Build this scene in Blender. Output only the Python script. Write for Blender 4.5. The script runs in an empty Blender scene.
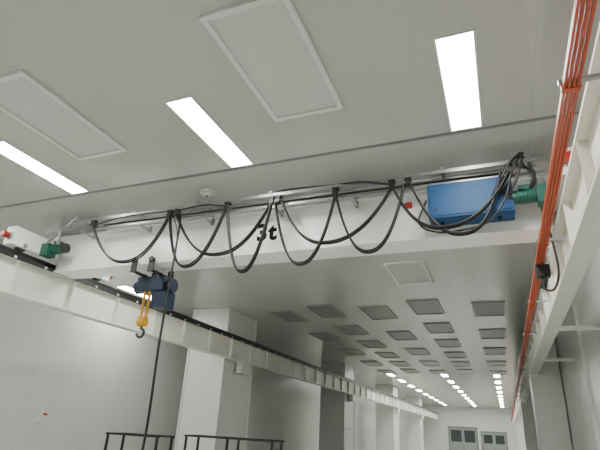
import bpy, bmesh, math, random
from mathutils import Vector, Matrix
random.seed(4)
S=bpy.context.scene
Z0=1.5            # eye height: heights below are given relative to it
F=-Z0             # floor
H=2.7             # ceiling
col=S.collection

# ---------------------------------------------------------------- materials
def pmat(name,c,rough=.5,metal=0,emit=0,spec=.5,noise=0,nscale=8,bump=0,bscale=3,seam=None,coat=0):
    m=bpy.data.materials.new(name); m.use_nodes=True
    nt=m.node_tree; N=nt.nodes; L=nt.links
    b=N['Principled BSDF']
    b.inputs['Base Color'].default_value=(*c,1)
    b.inputs['Roughness'].default_value=rough
    b.inputs['Metallic'].default_value=metal
    b.inputs['Specular IOR Level'].default_value=spec
    b.inputs['Coat Weight'].default_value=coat
    if emit:
        b.inputs['Emission Color'].default_value=(*c,1)
        b.inputs['Emission Strength'].default_value=emit
    geo=N.new('ShaderNodeNewGeometry')
    out=None
    nz=N.new('ShaderNodeTexNoise'); nz.inputs['Scale'].default_value=nscale
    nz.inputs['Detail'].default_value=4
    L.new(geo.outputs['Position'],nz.inputs['Vector'])
    mr=N.new('ShaderNodeMapRange')
    mr.inputs['To Min'].default_value=1-noise; mr.inputs['To Max'].default_value=1+noise*.5
    L.new(nz.outputs['Fac'],mr.inputs['Value'])
    fac=mr.outputs['Result']
    if seam:
        sp=N.new('ShaderNodeSeparateXYZ'); L.new(geo.outputs['Position'],sp.inputs[0])
        for ax,period,off,w,dark in seam:
            ad=N.new('ShaderNodeMath'); ad.operation='ADD'; ad.inputs[1].default_value=off
            L.new(sp.outputs[ax],ad.inputs[0])
            pp=N.new('ShaderNodeMath'); pp.operation='PINGPONG'; pp.inputs[1].default_value=period/2
            L.new(ad.outputs[0],pp.inputs[0])
            lt=N.new('ShaderNodeMath'); lt.operation='LESS_THAN'; lt.inputs[1].default_value=w
            L.new(pp.outputs[0],lt.inputs[0])
            mm=N.new('ShaderNodeMapRange'); mm.inputs['To Min'].default_value=1; mm.inputs['To Max'].default_value=dark
            L.new(lt.outputs[0],mm.inputs['Value'])
            mu=N.new('ShaderNodeMath'); mu.operation='MULTIPLY'
            L.new(fac,mu.inputs[0]); L.new(mm.outputs['Result'],mu.inputs[1]); fac=mu.outputs[0]
    vm=N.new('ShaderNodeVectorMath'); vm.operation='SCALE'; vm.inputs[0].default_value=c
    L.new(fac,vm.inputs['Scale']); L.new(vm.outputs[0],b.inputs['Base Color'])
    if bump:
        n2=N.new('ShaderNodeTexNoise'); n2.inputs['Scale'].default_value=bscale
        L.new(geo.outputs['Position'],n2.inputs['Vector'])
        bp=N.new('ShaderNodeBump'); bp.inputs['Strength'].default_value=bump; bp.inputs['Distance'].default_value=.02
        L.new(n2.outputs['Fac'],bp.inputs['Height']); L.new(bp.outputs[0],b.inputs['Normal'])
    return m
M={}
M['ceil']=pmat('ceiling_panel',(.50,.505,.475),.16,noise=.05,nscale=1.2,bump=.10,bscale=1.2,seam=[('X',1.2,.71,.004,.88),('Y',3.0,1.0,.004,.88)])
M['wall']=pmat('wall_panel',(.74,.745,.715),.28,noise=.04,nscale=1,seam=[('Y',1.2,.3,.005,.8)])
M['wallx']=pmat('end_wall_panel',(.74,.745,.72),.35,noise=.04,nscale=1,seam=[('X',1.2,.3,.006,.7)])
M['colm']=pmat('column_cladding',(.74,.745,.72),.35,noise=.03)
M['floor']=pmat('epoxy_floor',(.60,.62,.575),.25,noise=.08,nscale=2)
M['cream']=pmat('cream_steel_paint',(.78,.78,.70),.42,noise=.08,nscale=6)
M['white']=pmat('white_steel_paint',(.93,.93,.91),.25,noise=.04,nscale=4)
M['trim']=pmat('white_trim',(.72,.73,.70),.4)
M['perf']=pmat('vent_face',(.60,.605,.585),.5,seam=[('X',.06,0,.002,.85),('Y',.06,0,.002,.85)])
M['dark_vent']=pmat('vent_dark_face',(.25,.255,.245),.4,seam=[('X',.08,0,.008,.75)])
M['vframe']=pmat('vent_frame_grey',(.36,.365,.35),.4)
M['seam']=pmat('joint_dark',(.12,.12,.12),.6)
M['joint']=pmat('joint_grey',(.20,.20,.20),.5)
M['lit']=pmat('light_diffuser',(1,.99,.95),.5,emit=50)
M['black']=pmat('black_rubber',(.012,.012,.013),.45,noise=.2)
M['rail']=pmat('dark_rail_steel',(.05,.05,.05),.5,metal=.5,noise=.3)
M['alu']=pmat('galvanised_steel',(.42,.43,.43),.32,metal=.9,noise=.2,nscale=20)
M['blue']=pmat('blue_paint',(.014,.075,.20),.5,noise=.12,spec=.25)
M['navy']=pmat('navy_paint',(.008,.02,.05),.35)
M['green']=pmat('green_paint',(.012,.11,.075),.4,noise=.2)
M['orange']=pmat('orange_red_plastic',(.50,.085,.03),.45,noise=.15)
M['red']=pmat('red_plastic',(.45,.02,.02),.4)
M['yellow']=pmat('yellow_paint',(.62,.33,.015),.4,noise=.1)
M['ink']=pmat('stencil_ink',(.008,.008,.008),.8,spec=.1)
M['glass']=pmat('dark_glass',(.05,.06,.06),.08)
M['dframe']=pmat('door_frame_grey',(.20,.22,.22),.4)
M['leaf']=pmat('door_leaf_grey',(.30,.32,.32),.4)
M['paper']=pmat('paper',(.8,.8,.78),.7)

# ---------------------------------------------------------------- builders
class MB:
    def __init__(s): s.bm=bmesh.new(); s.mats=[]
    def mi(s,m):
        if m not in s.mats: s.mats.append(m)
        return s.mats.index(m)
    def box(s,x0,x1,y0,y1,z0,z1,m,rot=None):
        i=s.mi(m); c=Vector(((x0+x1)/2,(y0+y1)/2,(z0+z1)/2))
        r=bmesh.ops.create_cube(s.bm,size=1)
        mat=Matrix.Translation(c)@(rot.to_4x4() if rot else Matrix())@Matrix.Diagonal((abs(x1-x0),abs(y1-y0),abs(z1-z0),1))
        bmesh.ops.transform(s.bm,matrix=mat,verts=r['verts'])
        for f in {f for v in r['verts'] for f in v.link_faces}: f.material_index=i
        return s
    def cyl(s,p0,p1,r,m,seg=20,r2=None):
        i=s.mi(m); p0=Vector(p0);p1=Vector(p1); d=p1-p0
        q=bmesh.ops.create_cone(s.bm,cap_ends=True,segments=seg,radius1=r,radius2=r if r2 is None else r2,depth=d.length)
        mat=Matrix.Translation((p0+p1)/2)@d.to_track_quat('Z','Y').to_matrix().to_4x4()
        bmesh.ops.transform(s.bm,matrix=mat,verts=q['verts'])
        for f in {f for v in q['verts'] for f in v.link_faces}:
            f.material_index=i; f.smooth=len(f.verts)==4
        return s
    def torus(s,c,R,r,m,rot=Matrix(),sc=(1,1,1),a0=0,a1=math.tau,n=16,k=8):
        i=s.mi(m); rings=[]; full=abs(a1-a0-math.tau)<1e-4
        cnt=n if full else n+1
        T=Matrix.Translation(c)@rot.to_4x4()@Matrix.Diagonal((*sc,1))
        for a in range(cnt):
            t=a0+(a1-a0)*a/n
            rings.append([s.bm.verts.new(T@Vector(((R+r*math.cos(math.tau*b/k))*math.cos(t),(R+r*math.cos(math.tau*b/k))*math.sin(t),r*math.sin(math.tau*b/k)))) for b in range(k)])
        for a in range(n):
            A=rings[a];B=rings[(a+1)%cnt]
            for b in range(k):
                f=s.bm.faces.new((A[b],A[(b+1)%k],B[(b+1)%k],B[b])); f.material_index=i; f.smooth=True
        return s
    def done(s,name,parent=None,bevel=0):
        me=bpy.data.meshes.new(name)
        bmesh.ops.recalc_face_normals(s.bm,faces=s.bm.faces)
        vs=[v.co for v in s.bm.verts]
        c=Vector([(min(v[k] for v in vs)+max(v[k] for v in vs))/2 for k in range(3)])
        bmesh.ops.translate(s.bm,vec=-c,verts=s.bm.verts)
        s.bm.to_mesh(me); s.bm.free()
        for m in s.mats: me.materials.append(M[m])
        o=bpy.data.objects.new(name,me); col.objects.link(o)
        o.location=c+Vector((0,0,Z0))
        if bevel:
            b=o.modifiers.new('bevel','BEVEL'); b.width=bevel; b.segments=2; b.limit_method='ANGLE'
        if parent: par(o,parent)
        return o
def par(o,p):
    o.parent=p; o.matrix_parent_inverse=Matrix.Translation(-p.location)
def empty(name,loc):
    e=bpy.data.objects.new(name,None); e.location=Vector(loc)+Vector((0,0,Z0)); e.empty_display_size=.2
    col.objects.link(e); return e
def tube(name,pts,r,m,parent=None,flat=None):
    c=bpy.data.curves.new(name,'CURVE'); c.dimensions='3D'; c.bevel_depth=r; c.bevel_resolution=3; c.use_fill_caps=True
    sp=c.splines.new('POLY'); sp.points.add(len(pts)-1)
    for q,p in zip(sp.points,pts): q.co=(p[0],p[1],p[2]+Z0,1)
    o=bpy.data.objects.new(name,c); c.materials.append(M[m]); col.objects.link(o)
    if parent: par(o,parent)
    return o
def smooth(pts,n=10):
    P=[Vector(p) for p in pts]; P=[P[0]*2-P[1]]+P+[P[-1]*2-P[-2]]; out=[]
    for i in range(1,len(P)-2):
        for k in range(n):
            t=k/n; a,b,c,d=P[i-1:i+3]
            out.append(.5*((2*b)+(c-a)*t+(2*a-5*b+4*c-d)*t*t+(3*b-a-3*c+d)*t**3))
    out.append(P[-2]); return out

# ---------------------------------------------------------------- room shell
XL,XR,YB,YF=-8.3,1.3,-9,52
MB().box(XL-.1,XR+.1,YB-.1,YF+.1,F-.1,F,'floor').done('floor')
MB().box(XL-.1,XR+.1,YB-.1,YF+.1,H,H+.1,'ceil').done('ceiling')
MB().box(XL-.1,XL,YB,YF,F,H,'wall').done('wall_left')
MB().box(XR,XR+.1,YB,YF,F,H,'wall').done('wall_right')
MB().box(XL,XR,YF,YF+.1,F,H,'wallx').done('wall_far')
MB().box(XL,XR,YB-.1,YB,F,H,'wallx').done('wall_back')
MB().box(-8.29,1.29,4.085,4.13,H-.004,H-.001,'joint').done('trim_1')
MB().box(XR-.05,XR-.001,9.1,9.2,F,H-.01,'trim').done('trim_2')
MB().box(XL+.001,XL+.02,YB,YF,F,F+.1,'dframe').done('baseboard_left')
MB().box(XR-.02,XR-.001,YB,YF,F,F+.1,'dframe').done('baseboard_right')

# columns
for y in (10.3,20.3,30.3,40.3):
    x0,x1,y0,y1=-7.2,-6.17,y,y+1.5
    b=MB(); b.box(x0,x1,y0,y1,F,H-.002,'colm')
    b.box(x0-.012,x1+.012,y0-.012,y1+.012,F,F+.12,'dframe')
    for (cx,cy) in ((x0,y0),(x1,y0),(x0,y1),(x1,y1)):
        b.box(cx-.025,cx+.025,cy-.025,cy+.025,F+.12,H-.003,'trim')
    b.done('structural_column')
for y in (12.8,22.8,32.8,42.8):
    b=MB()
    b.box(.66,1.27,y,y+1.2,F,1.445,'colm'); b.box(.86,1.27,y,y+1.2,1.445,H-.002,'colm')
    b.box(.648,1.272,y-.012,y+1.212,F,F+.12,'dframe')
    for cx in (.66,1.255):
        b.box(cx-.02,cx+.02,y-.02,y+.02,F+.12,1.445,'trim')
    b.box(.64,1.27,y-.01,y+1.21,1.40,1.447,'cream')
    b.done('structural_column')

# ---------------------------------------------------------------- crane runway
def runway(xc,sgn,brs):
    y0,y1=-6,51
    b=MB()
    w=.09
    b.box(xc-w,xc+w,y0,y1,1.45,1.475,'cream')
    b.box(xc-w,xc+w,y0,y1,1.925,1.95,'cream')
    b.box(xc-.008,xc+.008,y0,y1,1.47,1.93,'cream')
    y=y0+.29
    while y<y1:
        b.box(xc-w+.012,xc+w-.012,y-.008,y+.008,1.474,1.926,'cream'); y+=1.0
    b.box(xc-.03,xc+.03,y0,y1,1.95,1.965,'rail'); b.box(xc-.012,xc+.012,y0,y1,1.965,2.03,'rail'); b.box(xc-.025,xc+.025,y0,y1,2.03,2.055,'rail')
    y=y0+.1
    while y<y1:
        b.box(xc-.07,xc+.07,y-.03,y+.03,1.95,1.975,'rail'); y+=.6
    for by in brs:
        b.box(xc-.1,xc+.1,by-.28,by+.28,1.42,1.45,'cream')
        b.box(xc-.085,xc+.085,by-.2,by+.2,1.2,1.42,'cream')
        b.box(xc-.1,xc+.1,by-.28,by+.28,1.18,1.2,'cream')
        b.box(xc-.128,xc,by-.12,by+.12,1.24,1.4,'cream')
    if sgn>0:
        for y in (2.3,7.3,10.3,17.3,20.3,27.3,30.3):
            b.box(xc+.0,1.295,y-.04,y+.04,1.40,1.449,'cream')
    if sgn<0:
        b.box(xc+w+.0005,xc+w+.013,y0,y1,1.915,1.965,'rail')
        y=y0+.2
        while y<y1:
            b.box(xc+w+.013,xc+w+.02,y-.02,y+.02,1.925,1.955,'trim'); y+=.5
    return b.done('crane_runway_beam',bevel=0)
runway(-6.04,-1,(11.05,21.05,31.05,41.05))
runway(.73,1,())

# conductor bars
b=MB()
for i in range(4):
    x=.43+i*.02
    b.box(x-.0065,x+.0065,-6,50,1.585,1.62,'orange')
y=-4.4
while y<50:
    b.box(.41,.639,y-.012,y+.012,1.622,1.645,'alu'); b.box(.418,.502,y-.015,y+.015,1.58,1.622,'orange'); y+=2.2
b.done('conductor_rail')

# ---------------------------------------------------------------- ceiling fixtures
def light(x,y,lit=True,l=1.22):
    b=MB(); w=.26
    z=H
    b.box(x-w/2,x+w/2,y-l/2,y+l/2,z-.006,z-.001,'lit' if lit else 'dark_vent')
    for a in ((x-w/2-.015,x-w/2,y-l/2-.015,y+l/2+.015),(x+w/2,x+w/2+.015,y-l/2-.015,y+l/2+.015),(x-w/2,x+w/2,y-l/2-.015,y-l/2),(x-w/2,x+w/2,y+l/2,y+l/2+.015)):
        b.box(*a,z-.012,z-.001,'trim')
    b.done('ceiling_light')
LX=(-.065,-2.47,-4.87,-7.3)
for x in LX:
    for y in (-6.2,-1.36,3.44): light(x,y)  # rows behind the camera are unseen, added to bounce light onto the ceiling
for x in LX[:3]: light(x,6.12)  # unseen row hidden by the girder, added to brighten the right-hand columns
light(-7.6,8.6)
for x in (-.18,-2.5,-5.1):
    y=24.6
    while y<50: light(x,y); y+=3.0
def vent(x,y,face='perf'):
    b=MB(); w,l=.68,1.32; z=H; t=.045
    b.box(x-w/2+t,x+w/2-t,y-l/2+t,y+l/2-t,z-.012,z-.001,face)
    for a in ((x-w/2,x-w/2+t,y-l/2,y+l/2),(x+w/2-t,x+w/2,y-l/2,y+l/2),(x-w/2+t,x+w/2-t,y-l/2,y-l/2+t),(x-w/2+t,x+w/2-t,y+l/2-t,y+l/2)):
        b.box(*a,z-.03,z-.001,'trim' if face=='perf' else 'vframe')
    b.done('ceiling_vent_panel')
for x in (-1.41,-3.86,-6.3): 
    vent(x,2.72); vent(x,-2.1)
vent(-1.35,8.4)
for x in (-1.43,-3.86):
    y=11.0
    while y<24: vent(x,y,'dark_vent'); y+=2.4
for x in (-.1,-2.62,-5.0):
    y=11.4
    while y<24: vent(x,y,'dark_vent'); y+=3.0
# smoke detector
b=MB(); b.cyl((-3.2,4.5,H-.001),(-3.2,4.5,H-.03),.1,'trim',28); b.cyl((-3.2,4.5,H-.03),(-3.2,4.5,H-.075),.075,'trim',28,r2=.045); b.cyl((-3.2,4.5,H-.075),(-3.2,4.5,H-.082),.02,'seam',16)
b.done('smoke_detector')

# ---------------------------------------------------------------- overhead crane
crane=empty('overhead_crane',(-2.65,5,2.2))
b=MB()
b.box(-5.93,.62,4.85,4.865,1.94,2.47,'white'); b.box(-5.93,.62,5.17,5.185,1.94,2.47,'white')
b.box(-5.93,.62,4.83,5.205,1.92,1.94,'white'); b.box(-5.93,.62,4.83,5.205,2.47,2.49,'white')
b.box(-5.93,-5.915,4.85,5.18,1.94,2.47,'white'); b.box(.605,.62,4.85,5.18,1.94,2.47,'white')
b.done('girder',crane)
for xc,s in ((-6.04,1),(.73,-1)):
    b=MB()
    b.box(xc-.09,xc+.09,4.1,5.95,2.1,2.36,'white')
    b.box(xc-.1,xc+.1,4.65,5.4,2.36,2.38,'white')
    for y in (4.3,5.75):
        b.cyl((xc-.035,y,2.135),(xc+.035,y,2.135),.08,'rail',24)
        b.cyl((xc-.1,y,2.135),(xc+.1,y,2.135),.035,'alu',16)
    for y,d in ((4.1,-1),(5.95,1)):
        b.cyl((xc,y,2.22),(xc,y+d*.03,2.22),.06,'alu'); b.cyl((xc,y+d*.03,2.22),(xc,y+d*.11,2.22),.045,'red')
    x1=xc+s*.11
    b.box(min(xc,x1+s*.012),max(xc,x1+s*.012),4.78,5.25,2.1,2.47,'white')
    b.done('end_carriage',crane,bevel=.006)
    b=MB(); y=4.62; x0=xc+s*.09
    b.box(min(x0,x0+s*.14),max(x0,x0+s*.14),y-.08,y+.08,2.08,2.26,'green')
    b.cyl((x0+s*.14,y,2.18),(x0+s*.36,y,2.18),.066,'green',24)
    for k in range(7): b.cyl((x0+s*(.16+k*.026),y,2.18),(x0+s*(.168+k*.026),y,2.18),.075,'green',24)
    b.cyl((x0+s*.36,y,2.18),(x0+s*.42,y,2.18),.07,'rail',24)
    b.box(min(x0+s*.2,x0+s*.3),max(x0+s*.2,x0+s*.3),y-.05,y+.05,2.24,2.29,'green')
    b.done('travel_motor',crane,bevel=.004)
tc=bpy.data.curves.new('load_marking','FONT'); tc.body='3t'; tc.size=.30; tc.extrude=.001; tc.align_x='CENTER'; tc.offset=.013; tc.space_character=1.1
to=bpy.data.objects.new('load_marking',tc); tc.materials.append(M['ink']); col.objects.link(to)
to.location=(-2.50,4.847,2.10+Z0); to.rotation_euler=(math.pi/2,0,0); par(to,crane)
b=MB()
b.box(-5.4,.62,4.485,4.515,2.49,2.53,'alu')
b.box(-5.1,.6,4.60,4.625,2.41,2.435,'alu')
b.cyl((-3.6,4.72,2.56),(.55,4.72,2.56),.012,'alu',12)
b.cyl((-5.0,4.68,2.5),(.3,4.68,2.5),.012,'black',12)
for x in (-5.3,-4.3,-3.3,-2.3,-1.35,-.35,.5):
    b.box(x-.02,x+.02,4.47,4.86,2.532,2.55,'alu')
    b.box(x-.02,x+.02,4.59,4.85,2.395,2.409,'alu')
    b.box(x-.02,x+.02,4.835,4.85,2.38,2.55,'alu')
b.done('festoon_track',crane)
b=MB(); b.box(-5.62,-5.58,4.5,4.53,2.2,2.62,'alu'); b.box(-5.9,-5.35,4.5,4.53,2.40,2.43,'alu')
b.cyl((-5.8,4.51,2.25),(-5.35,4.51,2.6),.015,'alu')
b.box(-6.05,-5.1,4.7,4.9,2.5,2.515,'alu'); b.done('festoon_end_arm',crane)
def loop(x0,x1,zl,y=4.5,z0=2.42,n=28,sk=0):
    pts=[]
    for i in range(n+1):
        t=i/n; s=1-abs(2*t-1)**2.35
        pts.append((x0+(x1-x0)*(t+sk*math.sin(math.pi*t)),y+.01*math.sin(7*t),z0+(zl-z0)*s))
    return pts
L=[(-4.99,-3.72,1.84,.06),(-3.72,-2.9,1.71,-.05),(-3.62,-2.3,1.83,.02),(-2.87,-2.28,1.59,0),(-2.24,-1.5,1.63,.0),(-2.16,-.87,1.85,-.04),(-1.5,-.74,1.70,0),(-.87,.28,1.89,-.05),(-.68,.2,1.81,.05)]
for k,(a,c,z,sk) in enumerate(L):
    for j in (0,1):
        tube('festoon_cable_%d_%d'%(k,j),loop(a,c,z-.012*j,4.47+.03*j+.008*(k%3),sk=sk),.012,'black',crane)
b=MB()
for x in (-4.99,-3.72,-3.62,-2.88,-2.28,-2.2,-1.5,-.87,-.7,.28):
    b.box(x-.035,x+.035,4.47,4.53,2.46,2.488,'black'); b.box(x-.012,x+.012,4.49,4.51,2.43,2.46,'alu')
    b.cyl((x,4.46,2.42),(x,4.54,2.42),.03,'black',14)
b.done('festoon_trolleys',crane)
tube('junction_cable_1',smooth([(-.9,4.48,2.44),(-1.2,4.46,2.50),(-1.5,4.5,2.53),(-2.2,4.5,2.55),(-2.28,4.5,2.42)]),.012,'black',crane)
tube('junction_cable_2',smooth([(-2.9,4.48,2.44),(-3.2,4.46,2.48),(-3.6,4.46,2.46),(-4.4,4.46,2.47),(-4.99,4.5,2.42)]),.010,'black',crane)
for k,off in enumerate((0,.05,.1)):
    tube('feed_cable_%d'%k,smooth([(.1+off,4.55,2.2),(.2+off,4.5,2.35-off),(.3+off,4.46,2.5),(.42-off*.3,4.5,2.6),(.36+off,4.52,2.48),(.5,4.55,2.4-off),(.44,4.62,2.25)]),.011,'black',crane)
tube('feed_cable_low',smooth([(-.55,4.7,2.3),(-.62,4.6,2.0),(-.4,4.55,1.86),(0,4.53,1.9),(.2,4.5,2.1),(.3,4.48,2.42)]),.010,'black',crane)
b=MB(); b.box(-.52,.29,4.57,4.83,2.03,2.41,'blue'); b.box(-.50,.27,4.562,4.572,2.05,2.39,'blue')
b.box(.2,.22,4.55,4.563,2.18,2.28,'black'); b.box(-.45,-.43,4.555,4.563,2.1,2.14,'rail'); b.box(-.45,-.43,4.555,4.563,2.3,2.34,'rail')
for x in (-.4,-.2,.15): b.cyl((x,4.7,2.0),(x,4.7,2.03),.02,'black')
b.done('control_cabinet',crane,bevel=.003)
b=MB(); b.box(-.80,-.72,4.82,4.85,2.30,2.36,'red'); b.cyl((-.76,4.8,2.33),(-.76,4.83,2.33),.03,'red'); b.done('red_clamp',crane)  # small red clamp on the girder face, gives no light
b=MB(); b.box(.42,.54,4.9,5.0,1.46,1.575,'black'); b.box(.53,.55,4.93,4.97,1.5,2.1,'alu'); b.box(.53,.64,4.93,4.97,2.1,2.13,'alu'); b.cyl((.46,4.95,1.35),(.50,4.95,1.47),.03,'black')
b.done('current_collector',crane)
tube('collector_cable',smooth([(.52,4.9,1.5),(.46,4.85,1.33),(.54,4.8,1.3),(.6,4.8,1.5),(.57,4.78,1.9),(.53,4.7,2.1)]),.011,'black',crane)
pend=smooth([(-3.55,4.48,2.42),(-3.5,4.44,2.2),(-3.49,4.42,1.6),(-3.5,4.42,.8),(-3.48,4.42,0),(-3.5,4.42,-.5)])
tube('pendant_cable',pend,.014,'black',crane)
tube('pendant_strain_wire',smooth([(-3.66,4.48,2.42),(-3.5,4.42,2.1),(-3.47,4.40,1.6),(-3.48,4.4,.8),(-3.47,4.4,-.5)]),.005,'black',crane)
b=MB(); b.box(-3.54,-3.46,4.38,4.46,-.8,-.5,'yellow'); 
for k in range(5): b.cyl((-3.5,4.38,-.54-.05*k),(-3.5,4.37,-.54-.05*k),.014,'black' if k else 'red',12)
b.done('pendant_control',crane,bevel=.008)
# ---- chain hoist
b=MB()
b.box(-4.50,-4.06,5.0,5.28,1.60,1.80,'navy')
b.cyl((-4.06,5.14,1.69),(-3.98,5.14,1.69),.095,'navy',28); b.cyl((-4.50,5.14,1.69),(-4.60,5.14,1.69),.09,'navy',28)
for x in (-4.42,-4.14):
    b.box(x-.015,x+.015,4.80,5.24,1.80,1.84,'rail'); 
    for y in (4.8,5.235): b.box(x-.05,x+.05,y-.008,y+.008,1.80,1.98,'rail')
    for y in (4.785,5.25): b.cyl((x,y-.01,1.965),(x,y+.01,1.965),.04,'rail')
b.box(-4.24,-4.03,5.03,5.27,1.38,1.60,'navy')
b.done('hoist_body',crane,bevel=.012)
b=MB()
for xc in (-4.36,-4.28):
    z=1.60; k=0
    while z>1.24:
        b.torus((xc,5.04,z),.017,.009,'yellow',rot=Matrix.Rotation(math.pi/2,3,'X') if k%2 else Matrix.Rotation(math.pi/2,3,'Z')@Matrix.Rotation(math.pi/2,3,'X'),sc=(1,1.5,1),n=10,k=6); z-=.036;k+=1
b.box(-4.375,-4.265,5.0,5.08,1.14,1.25,'yellow'); b.cyl((-4.375,5.04,1.18),(-4.265,5.04,1.18),.055,'yellow')
b.cyl((-4.32,5.04,1.15),(-4.32,5.04,1.09),.018,'rail')
b.torus((-4.32,5.04,1.04),.055,.018,'rail',rot=Matrix.Rotation(math.pi/2,3,'X'),a0=math.pi*.5,a1=-math.pi*.95,n=20)
b.done('chain_and_hook',crane,bevel=.003)

# ---------------------------------------------------------------- floor racks (black steel)
def rack(x0,x1,y,zt,nposts,d=.45):
    b=MB()
    for i in range(nposts):
        x=x0+(x1-x0)*i/(nposts-1)
        for yy in (y,y+d):
            b.box(x-.02,x+.02,yy-.02,yy+.02,F+.08,zt-.02,'black'); b.cyl((x,yy,F+.04),(x,yy,F+.08),.03,'black'); b.cyl((x-.015,yy,F+.04),(x+.015,yy,F+.04),.04,'black')
        b.box(x-.014,x+.014,y,y+d,zt-.02,zt,'black'); b.box(x-.015,x+.015,y,y+d,F+.2,F+.24,'black')
    for yy in (y,y+d):
        b.box(x0-.05,x1+.05,yy-.018,yy+.018,zt-.035,zt,'black'); b.box(x0,x1,yy-.015,yy+.015,F+.2,F+.24,'black'); b.box(x0,x1,yy-.015,yy+.015,-.75,-.72,'black')
    b.box(x0,x1,y,y+d,F+.24,F+.26,'dframe'); b.box(x0,x1,y,y+d,-.72,-.70,'dframe')
    b.done('steel_rack',bevel=.003)
rack(-7.1,-5.95,7.9,-.255,2)
rack(-6.0,-4.1,8.9,-.23,3)

b=MB(); b.box(XL+.001,XL+.1,7.25,7.4,-.15,.1,'trim'); b.box(XL+.1,XL+.104,7.28,7.37,-.02,.02,'red'); b.box(XL+.001,XL+.07,7.28,7.37,.1,.14,'trim'); b.done('soap_dispenser',bevel=.006)
MB().box(-6.168,-6.164,20.9,21.3,-.35,.15,'paper').box(-6.164,-6.162,20.95,21.25,.05,.1,'red').done('wall_notice')

def door(n,x,w,h):
    b=MB(); y=YF
    b.box(x-w/2-.15,x-w/2,y-.06,y-.001,F,F+h+.15,'dframe'); b.box(x+w/2,x+w/2+.15,y-.06,y-.001,F,F+h+.15,'dframe'); b.box(x-w/2,x+w/2,y-.06,y-.001,F+h,F+h+.15,'dframe')
    for s in (-1,1):
        a,c=(x-w/2,x-.03) if s<0 else (x+.03,x+w/2)
        b.box(a,c,y-.04,y-.001,F,F+h,'leaf'); b.box(a+.1,c-.1,y-.05,y-.04,F+1.1,F+h-.15,'glass')
        b.box(x+s*.08-.015,x+s*.08+.015,y-.09,y-.05,F+.9,F+1.2,'alu')
    b.box(x-.03,x+.03,y-.05,y-.001,F,F+h,'dframe')
    b.done('door_%d'%n)
door(1,-3.95,2.4,2.3); door(2,-1.2,2.0,2.0)

# ---------------------------------------------------------------- world & camera
w=bpy.data.worlds.new('world'); S.world=w; w.use_nodes=True
w.node_tree.nodes['Background'].inputs[0].default_value=(.5,.5,.5,1); w.node_tree.nodes['Background'].inputs[1].default_value=.3
f=476
Yc=Vector((208,-215,-f)).normalized(); Xc=Vector((1230,135,f)); Xc=(Xc-Yc*Xc.dot(Yc)).normalized(); Zc=Xc.cross(Yc)
R=Matrix((Xc,Yc,Zc))
cd=bpy.data.cameras.new('camera'); cam=bpy.data.objects.new('camera',cd); col.objects.link(cam)
cam.matrix_world=Matrix.Translation((0,0,Z0))@R.to_4x4()
cd.sensor_width=36; cd.lens=36*f/600; cd.clip_start=.05; cd.clip_end=200
S.camera=cam
